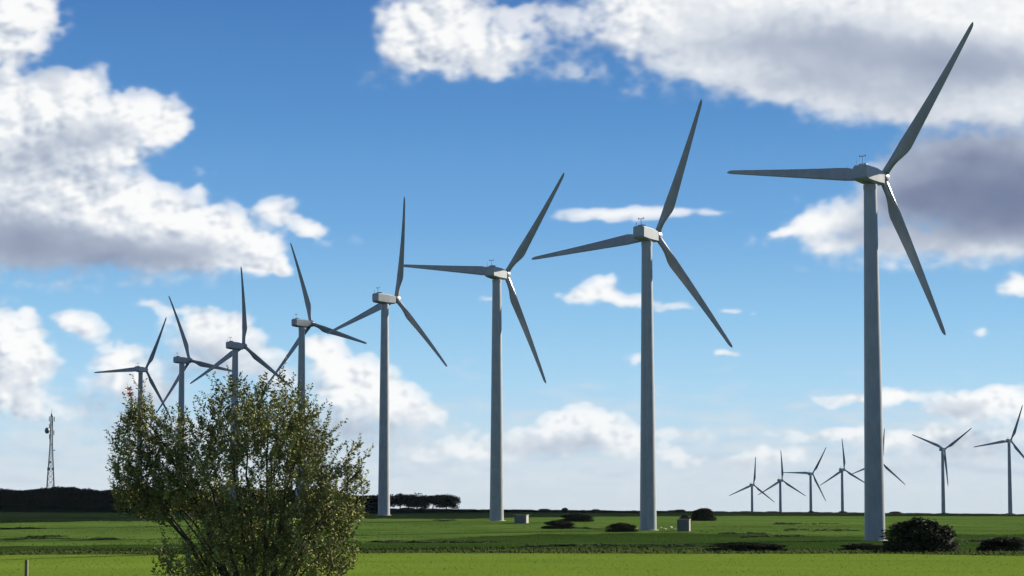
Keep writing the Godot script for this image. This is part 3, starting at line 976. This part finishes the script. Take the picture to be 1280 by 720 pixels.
	lf.set_meta("kind", "stuff")
	print("bush leaves ", leaves.v.size() / 6, " tips ", tips.size())
	# one shoot with red leaves
	var red := Soup.new()
	var base_p: Vector3 = place.call(180, 550, 0.0)
	var top_p: Vector3 = place.call(160, 484, 0.05)
	red.tube([base_p, (base_p + top_p) * 0.5 + Vector3(0.02, 0, 0), top_p], [0.006, 0.005, 0.003], 5, Color(0.06, 0.04, 0.025))
	for i in 46:
		var q := rng.randf()
		var at: Vector3 = base_p.lerp(top_p, q) + Vector3(0.02, 0, 0) * 2.0 * q * (1.0 - q)
		var dir := Vector3(rng.randfn(), rng.randfn() + 0.5, rng.randfn()).normalized()
		var wing := dir.cross(Vector3(rng.randfn(), rng.randfn(), rng.randfn())).normalized()
		var ln := rng.randf_range(0.03, 0.056)
		red.quad(at, at + dir * ln * 0.5 + wing * ln * 0.23, at + dir * ln, at + dir * ln * 0.5 - wing * ln * 0.23, Color(0.08, 0.10, 0.035).lerp(Color(0.23, 0.22, 0.08), rng.randf()))
	for i in 34:
		var at: Vector3 = top_p.lerp(base_p, rng.randf() * 0.16) + Vector3(rng.randfn(), rng.randfn(), rng.randfn()) * 0.012
		var dir := Vector3(rng.randfn(), rng.randfn() + 0.5, rng.randfn()).normalized()
		var wing := dir.cross(Vector3(rng.randfn(), rng.randfn(), rng.randfn())).normalized()
		var ln := rng.randf_range(0.03, 0.05)
		red.quad(at, at + dir * ln * 0.5 + wing * ln * 0.25, at + dir * ln, at + dir * ln * 0.5 - wing * ln * 0.25, Color(0.42, 0.07, 0.05).lerp(Color(0.50, 0.16, 0.10), rng.randf()))
	var rs := part("red_shoot", red.mesh(), M.red_leaf, t)
	rs.set_meta("label", "shoot tip with red leaves")

# ------------------------------------------------------------------ small built things
func kiosk(u0: float, u1: float, v0: float, v1: float, label: String, ribbed: bool) -> void:
	var foot := on_ground((u0 + u1) * 0.5 - 0.5, v1)
	var k := -foot.z / FOCAL
	var w := (u1 - u0) * k * 0.88
	var h := (v1 - v0) * k
	var t := thing("transformer_kiosk", label, "kiosk", foot + Vector3(0, 0, -w * 0.5), deg_to_rad(-12.0), "transformer kiosks at the turbines")
	var s := Soup.new()
	s.box(Vector3(-w / 2, -0.1, -w / 2), Vector3(w / 2, h * 0.93, w / 2))
	part("body", s.mesh(), M.kiosk, t)
	if ribbed:
		var rib := Soup.new()
		rib.box(Vector3(-0.05, 0.08, 0.0), Vector3(0.05, h * 0.86, 0.05))
		var rm := rib.mesh()
		for i in 7:
			part("rib", rm, M.kiosk, t, Vector3(lerpf(-w * 0.42, w * 0.42, i / 6.0), 0, w / 2))
	var r := Soup.new()
	r.box(Vector3(-w / 2 - 0.08, h * 0.93, -w / 2 - 0.08), Vector3(w / 2 + 0.08, h, w / 2 + 0.08))
	part("roof", r.mesh(), M.kiosk, t)
	var d := Soup.new()
	d.box(Vector3(w / 2, 0.05, -0.42), Vector3(w / 2 + 0.04, h * 0.82, 0.42))
	part("door", d.mesh(), M.concrete, t)

func stone(u: float, v: float, size: float, seed_value: int) -> void:
	var p := on_ground(u, v)
	var rng := RandomNumberGenerator.new()
	rng.seed = seed_value
	var rings := []
	for j in 5:
		var ring := []
		var a := lerpf(-0.3, 1.4, j / 4.0)
		for q in 9:
			var r := size * cos(a) * rng.randf_range(0.8, 1.15)
			ring.append(Vector3(cos(TAU * q / 9.0) * r, size * 0.55 * sin(a) * rng.randf_range(0.85, 1.1), -sin(TAU * q / 9.0) * r * 0.8))
		rings.append(ring)
	var t := thing("pale_stone", "pale stone in the grass by the kiosk turbine's foot", "stone", p, rng.randf() * 6.0, "pale stones at the turbine's foot")
	part("stone_body", loft(rings), M.concrete, t)

func make_mast() -> void:
	var depth := 700.0
	var k := depth / FOCAL
	var p := at_depth(63.2, 607, depth)
	var low := ground_y(p.x, p.z)
	var t := thing("lattice_mast", "tall steel lattice radio mast with a dish above the dark wood", "mast", Vector3(p.x, low, p.z), 0.35)
	var y_of := func(v: float) -> float: return EYE.y + (HORIZON - v) * k - low
	var top: float = y_of.call(520)
	var waist: float = y_of.call(560)
	var half := func(y: float) -> float:
		return lerpf(2.25, 0.72, clampf(y / waist, 0.0, 1.0)) if y < waist else lerpf(0.72, 0.45, (y - waist) / (top - waist))
	var corners := [Vector2(1, 1), Vector2(1, -1), Vector2(-1, -1), Vector2(-1, 1)]
	for c in corners:
		var s := Soup.new()
		var path := []
		var radii := []
		for y in [0.0, waist * 0.5, waist, top]:
			path.append(Vector3(c.x * half.call(y) * 0.8, y, c.y * half.call(y) * 0.8))
			radii.append(0.16 if y < waist else 0.12)
		s.tube(path, radii, 6)
		part("leg", s.mesh(), M.dark_metal, t)
	var ys := [0.0]
	while ys[-1] < top - 0.4:
		ys.append(minf(top, ys[-1] + maxf(1.0, 1.45 * half.call(ys[-1]))))
	for j in ys.size() - 1:
		var s := Soup.new()
		for q in 4:
			var a: Vector2 = corners[q]
			var b: Vector2 = corners[(q + 1) % 4]
			var h0: float = half.call(ys[j]) * 0.8
			var h1: float = half.call(ys[j + 1]) * 0.8
			bar(s, Vector3(a.x * h0, ys[j], a.y * h0), Vector3(b.x * h1, ys[j + 1], b.y * h1), 0.06)
			bar(s, Vector3(b.x * h0, ys[j], b.y * h0), Vector3(a.x * h1, ys[j + 1], a.y * h1), 0.06)
			bar(s, Vector3(a.x * h1, ys[j + 1], a.y * h1), Vector3(b.x * h1, ys[j + 1], b.y * h1), 0.06)
		part("brace", s.mesh(), M.dark_metal, t)
	# drum dish
	var rings := []
	for q in [[0.0, 0.2], [0.05, 1.15], [0.75, 1.2], [0.95, 0.95], [1.05, 0.1]]:
		var ring := []
		for i in 20:
			ring.append(Vector3(cos(TAU * i / 20.0) * q[1], sin(TAU * i / 20.0) * q[1], q[0]))
		rings.append(ring)
	var dish := part("dish", loft(rings), M.dark_metal, t, Vector3(-1.35, y_of.call(538.5), 0.5))
	dish.rotation.y = deg_to_rad(-62.0)
	var arm := Soup.new()
	bar(arm, Vector3(-1.7, y_of.call(538.5), 0.6), Vector3(-0.2, y_of.call(538.5), 0.2), 0.12)
	part("dish_arm", arm.mesh(), M.dark_metal, t)
	for b in [[-0.9, 586.5, 1.1, 1.1], [0.7, 586.5, 0.8, 0.9], [-0.3, 578, 0.7, 0.7], [1.15, 563, 0.55, 0.35], [0.0, 556, 0.8, 0.35]]:
		var s := Soup.new()
		s.box(Vector3(-b[2] * 0.5, -b[3] * 0.5, -0.5), Vector3(b[2] * 0.5, b[3] * 0.5, 0.5))
		part("equipment_box", s.mesh(), M.dark_metal, t, Vector3(b[0], y_of.call(b[1]), 0.7))
	for b in [[-0.95, 524], [0.95, 524], [-0.75, 546], [0.9, 541], [0.2, 529], [-0.9, 533]]:
		var s := Soup.new()
		s.box(Vector3(-0.14, -1.0, -0.12), Vector3(0.14, 1.0, 0.12))
		bar(s, Vector3(0, 0, 0), Vector3(-signf(b[0]) * 0.7, 0, 0), 0.07)
		part("panel_antenna", s.mesh(), M.dark_metal, t, Vector3(b[0], y_of.call(b[1]), 0.3))
	var whip := Soup.new()
	whip.tube([Vector3(0, top, 0), Vector3(0, y_of.call(511), 0)], [0.1, 0.05], 5)
	part("whip_antenna", whip.mesh(), M.dark_metal, t)
	var cap := Soup.new()
	cap.tube([Vector3(0, top - 0.3, 0), Vector3(0, top + 1.4, 0)], [0.62, 0.06], 4)
	part("cap", cap.mesh(), M.dark_metal, t)

func make_post() -> void:
	var top := at_depth(33.2, 700, 40.0)
	var y := ground_y(top.x, top.z)
	var t := thing("fence_post", "short weathered wooden fence post in the near field", "post", Vector3(top.x, y, top.z), 0.5)
	var h := top.y - y
	var s := Soup.new()
	var path := [Vector3(0, -0.2, 0), Vector3(0.004, h * 0.5, 0), Vector3(0, h - 0.02, 0), Vector3(0, h, 0)]
	s.tube(path, [0.045, 0.043, 0.041, 0.034], 8)
	s.tube([Vector3(0, h, 0), Vector3(0, h + 0.004, 0)], [0.034, 0.001], 8)
	part("post_body", s.mesh(), M.wood, t)

# ------------------------------------------------------------------ clouds between the sun and the far turbines
func cloud(shade_at: Vector3, half: Vector3, seed_value: int, to_sun: Vector3, label: String) -> void:
	var up := 500.0 + half.y
	var p := shade_at + to_sun * ((up - shade_at.y) / to_sun.y)
	var n := noise_of(seed_value, 0.9, 4)
	var rings := []
	for j in 25:
		var a := lerpf(-PI / 2.0 + 0.01, PI / 2.0 - 0.01, j / 24.0)
		var ring := []
		for k in 48:
			var b := TAU * k / 48.0
			var d := Vector3(cos(a) * cos(b), sin(a), -cos(a) * sin(b))
			var r := 0.86 + 0.55 * absf(n.get_noise_3dv(d * 1.6)) + 0.25 * absf(n.get_noise_3dv(d * 4.0))
			var q := d * r * half
			q.y = maxf(q.y, -half.y * 0.45 + 3.0 * n.get_noise_3dv(d * 5.0))
			ring.append(q)
		rings.append(ring)
	var t := thing("cloud", label, "cloud", p, 0.0, "cumulus clouds over the plain")
	part("cloud_body", loft(rings), M.cloud, t)

# ------------------------------------------------------------------ materials
func make_materials() -> void:
	var soft := mottled(41, 0.006, Color(0.90, 0.90, 0.89), Color(1, 1, 1), 512, 5)
	var rough_tex := mottled(42, 0.05, Color(0.62, 0.64, 0.60), Color(1, 1, 1), 512, 6)
	M.crop = textured(plain(Color.WHITE, 0.95, true), rough_tex, 9.0)
	M.verge = textured(plain(Color.WHITE, 0.95, true), rough_tex, 4.0)
	M.pasture = textured(plain(Color.WHITE, 0.95, true), rough_tex, 13.0)
	M.heath = textured(plain(Color.WHITE, 0.95, true), rough_tex, 17.0)
	for k in ["crop", "verge", "pasture", "heath"]:
		M[k].metallic_specular = 0.0
	M.blade = plain(Color.WHITE, 0.8, true)
	M.blade.metallic_specular = 0.0
	M.blade.backlight = Color(0.35, 0.35, 0.35)
	M.leaf = plain(Color.WHITE, 0.75, true)
	M.leaf.metallic_specular = 0.2
	M.bush_leaf = plain(Color.WHITE, 0.7, true)
	M.bush_leaf.metallic_specular = 0.12
	M.bush_leaf.backlight = Color(0.5, 0.5, 0.4)
	M.red_leaf = plain(Color.WHITE, 0.6, true)
	M.red_leaf.backlight = Color(0.6, 0.5, 0.5)
	M.bark = textured(plain(Color(0.055, 0.043, 0.032), 0.9), rough_tex, 0.5)
	M.wood = textured(plain(Color(0.20, 0.17, 0.13), 0.9), rough_tex, 0.4)
	M.concrete = textured(plain(Color(0.22, 0.215, 0.20), 0.85), soft, 3.0)
	var streak := Image.create(256, 256, false, Image.FORMAT_RGB8)
	var ns := noise_of(61, 0.02, 4)
	for y in 256:
		for x in 256:
			var a := TAU * x / 256.0
			var f := 0.5 + 0.5 * ns.get_noise_3d(cos(a) * 60.0, y * 0.35, sin(a) * 60.0)
			var c := lerpf(0.78, 1.0, f)
			streak.set_pixel(x, y, Color(c, c, c * 0.995))
	M.paint = textured(plain(Color(0.258, 0.276, 0.292), 0.33), ImageTexture.create_from_image(streak), 6.0)
	M.paint.metallic_specular = 0.6
	M.kiosk = textured(plain(Color(0.12, 0.125, 0.12), 0.8), soft, 3.0)
	M.cloud = plain(Color(0.9, 0.9, 0.9), 1.0)
	M.cloud.metallic_specular = 0.0
	M.dark_metal = plain(Color(0.09, 0.10, 0.11), 0.5)

# ------------------------------------------------------------------ scene
func _ready() -> void:
	# camera
	var pitch := atan(PITCH_TAN)
	cam_basis = Basis(Vector3.RIGHT, pitch)
	lens_shift = (HORIZON - 360.0) / FOCAL - PITCH_TAN
	var cam := Camera3D.new()
	cam.name = "camera"
	add_child(cam)
	cam.transform = Transform3D(cam_basis, EYE)
	cam.set_frustum(0.2 * 720.0 / FOCAL, Vector2(0, lens_shift * 0.2), 0.2, 9000.0)
	cam.current = true
	# sky and exposure
	var env := Environment.new()
	env.background_mode = Environment.BG_SKY
	env.tonemap_mode = Environment.TONE_MAPPER_LINEAR
	env.tonemap_exposure = EXPOSURE
	env.background_energy_multiplier = 1.0 / EXPOSURE
	env.fog_enabled = true
	env.fog_density = 0.000012
	env.fog_light_color = Color(0.86, 0.91, 0.97)
	env.sdfgi_enabled = true
	env.ssao_enabled = true
	env.ssil_enabled = true
	var sky := Sky.new()
	sky.sky_material = make_sky()
	env.sky = sky
	var we := WorldEnvironment.new()
	we.name = "environment"
	we.environment = env
	add_child(we)
	# sun
	var el := deg_to_rad(SUN_EL)
	var az := deg_to_rad(SUN_AZ)
	var to_sun := Vector3(sin(az) * cos(el), sin(el), -cos(az) * cos(el))
	var sun := DirectionalLight3D.new()
	sun.name = "sun"
	sun.light_energy = 1.6
	sun.light_color = Color(1.0, 0.955, 0.88)
	sun.light_angular_distance = 0.5
	sun.shadow_enabled = true
	add_child(sun)
	sun.basis = Basis.looking_at(-to_sun, Vector3.UP)
	print("sky done ", Time.get_ticks_msec())

	make_materials()
	make_ground()
	print("ground done ", Time.get_ticks_msec())
	make_turbines()
	make_shrub_forms()
	make_tussocks()
	make_woods()
	make_mast()
	umbrella_pine(478, 618, 641, 24, 610, 1, "umbrella pine behind the turbine tower, joining the dark wood")
	umbrella_pine(500, 616.5, 641, 22, 600, 2, "umbrella pine close beside the turbine tower")
	umbrella_pine(521, 616, 641, 23, 604, 3, "tallest umbrella pine in the middle of the clump")
	umbrella_pine(541, 618.5, 641, 20, 598, 4, "low umbrella pine with bright gaps beside its trunk")
	umbrella_pine(511, 620, 641, 16, 618, 6, "low umbrella pine tucked behind its neighbours")
	umbrella_pine(558, 617, 641, 22, 602, 5, "broad umbrella pine at the open end of the clump")
	shrub(1101, 644, 1199, 691, 0, "big dark round shrub at the foot of the tallest turbine")
	shrub(1220, 670, 1292, 690, 1, "low dark mound of scrub beyond the big round shrub")
	shrub(878, 677, 986, 690, 2, "long low dark scrub at the field edge between two turbines", 0.35)
	shrub(1046, 679, 1108, 689, 3, "low dark scrub in front of the tallest turbine's foot", 0.4)
	shrub(862, 634, 896, 652, 1, "dark dome-shaped shrub standing behind the ribbed kiosk")
	shrub(676, 650, 719, 662, 2, "flat dark shrub in front of the paired flat shrubs", 0.6)
	shrub(697, 641, 743, 653, 3, "flat dark shrub behind another flat shrub on the pasture", 0.6)
	shrub(756, 653, 798, 666, 0, "low dark shrub beside the turbine with the kiosk", 0.6)
	shrub(848, 643, 864, 656, 3, "small dark shrub peeping over the ribbed kiosk")
	shrub(701, 634.5, 711, 641, 1, "tiny dark shrub alone on the ridge line")
	kiosk(847.5, 864.5, 649, 664.5, "ribbed grey concrete kiosk at the foot of a turbine", true)
	kiosk(644, 661, 643.5, 654.5, "plain grey kiosk beside the turbine near the pines", false)
	for s in [[826, 660, 0.30], [831, 662, 0.42], [838, 660, 0.5], [843, 662, 0.34], [795, 661, 0.4], [800, 658, 0.28]]:
		stone(s[0], s[1], s[2], int(s[0]))
	cloud(Vector3(-75, 25, -590), Vector3(150, 60, 125), 4, to_sun, "cumulus cloud whose shadow lies on the wood and the turbines by it")
	cloud(Vector3(262, 10, -1280), Vector3(130, 55, 240), 9, to_sun, "cumulus cloud whose shadow lies on the distant turbines")
	make_post()
	make_bush()
	print("all done ", Time.get_ticks_msec())
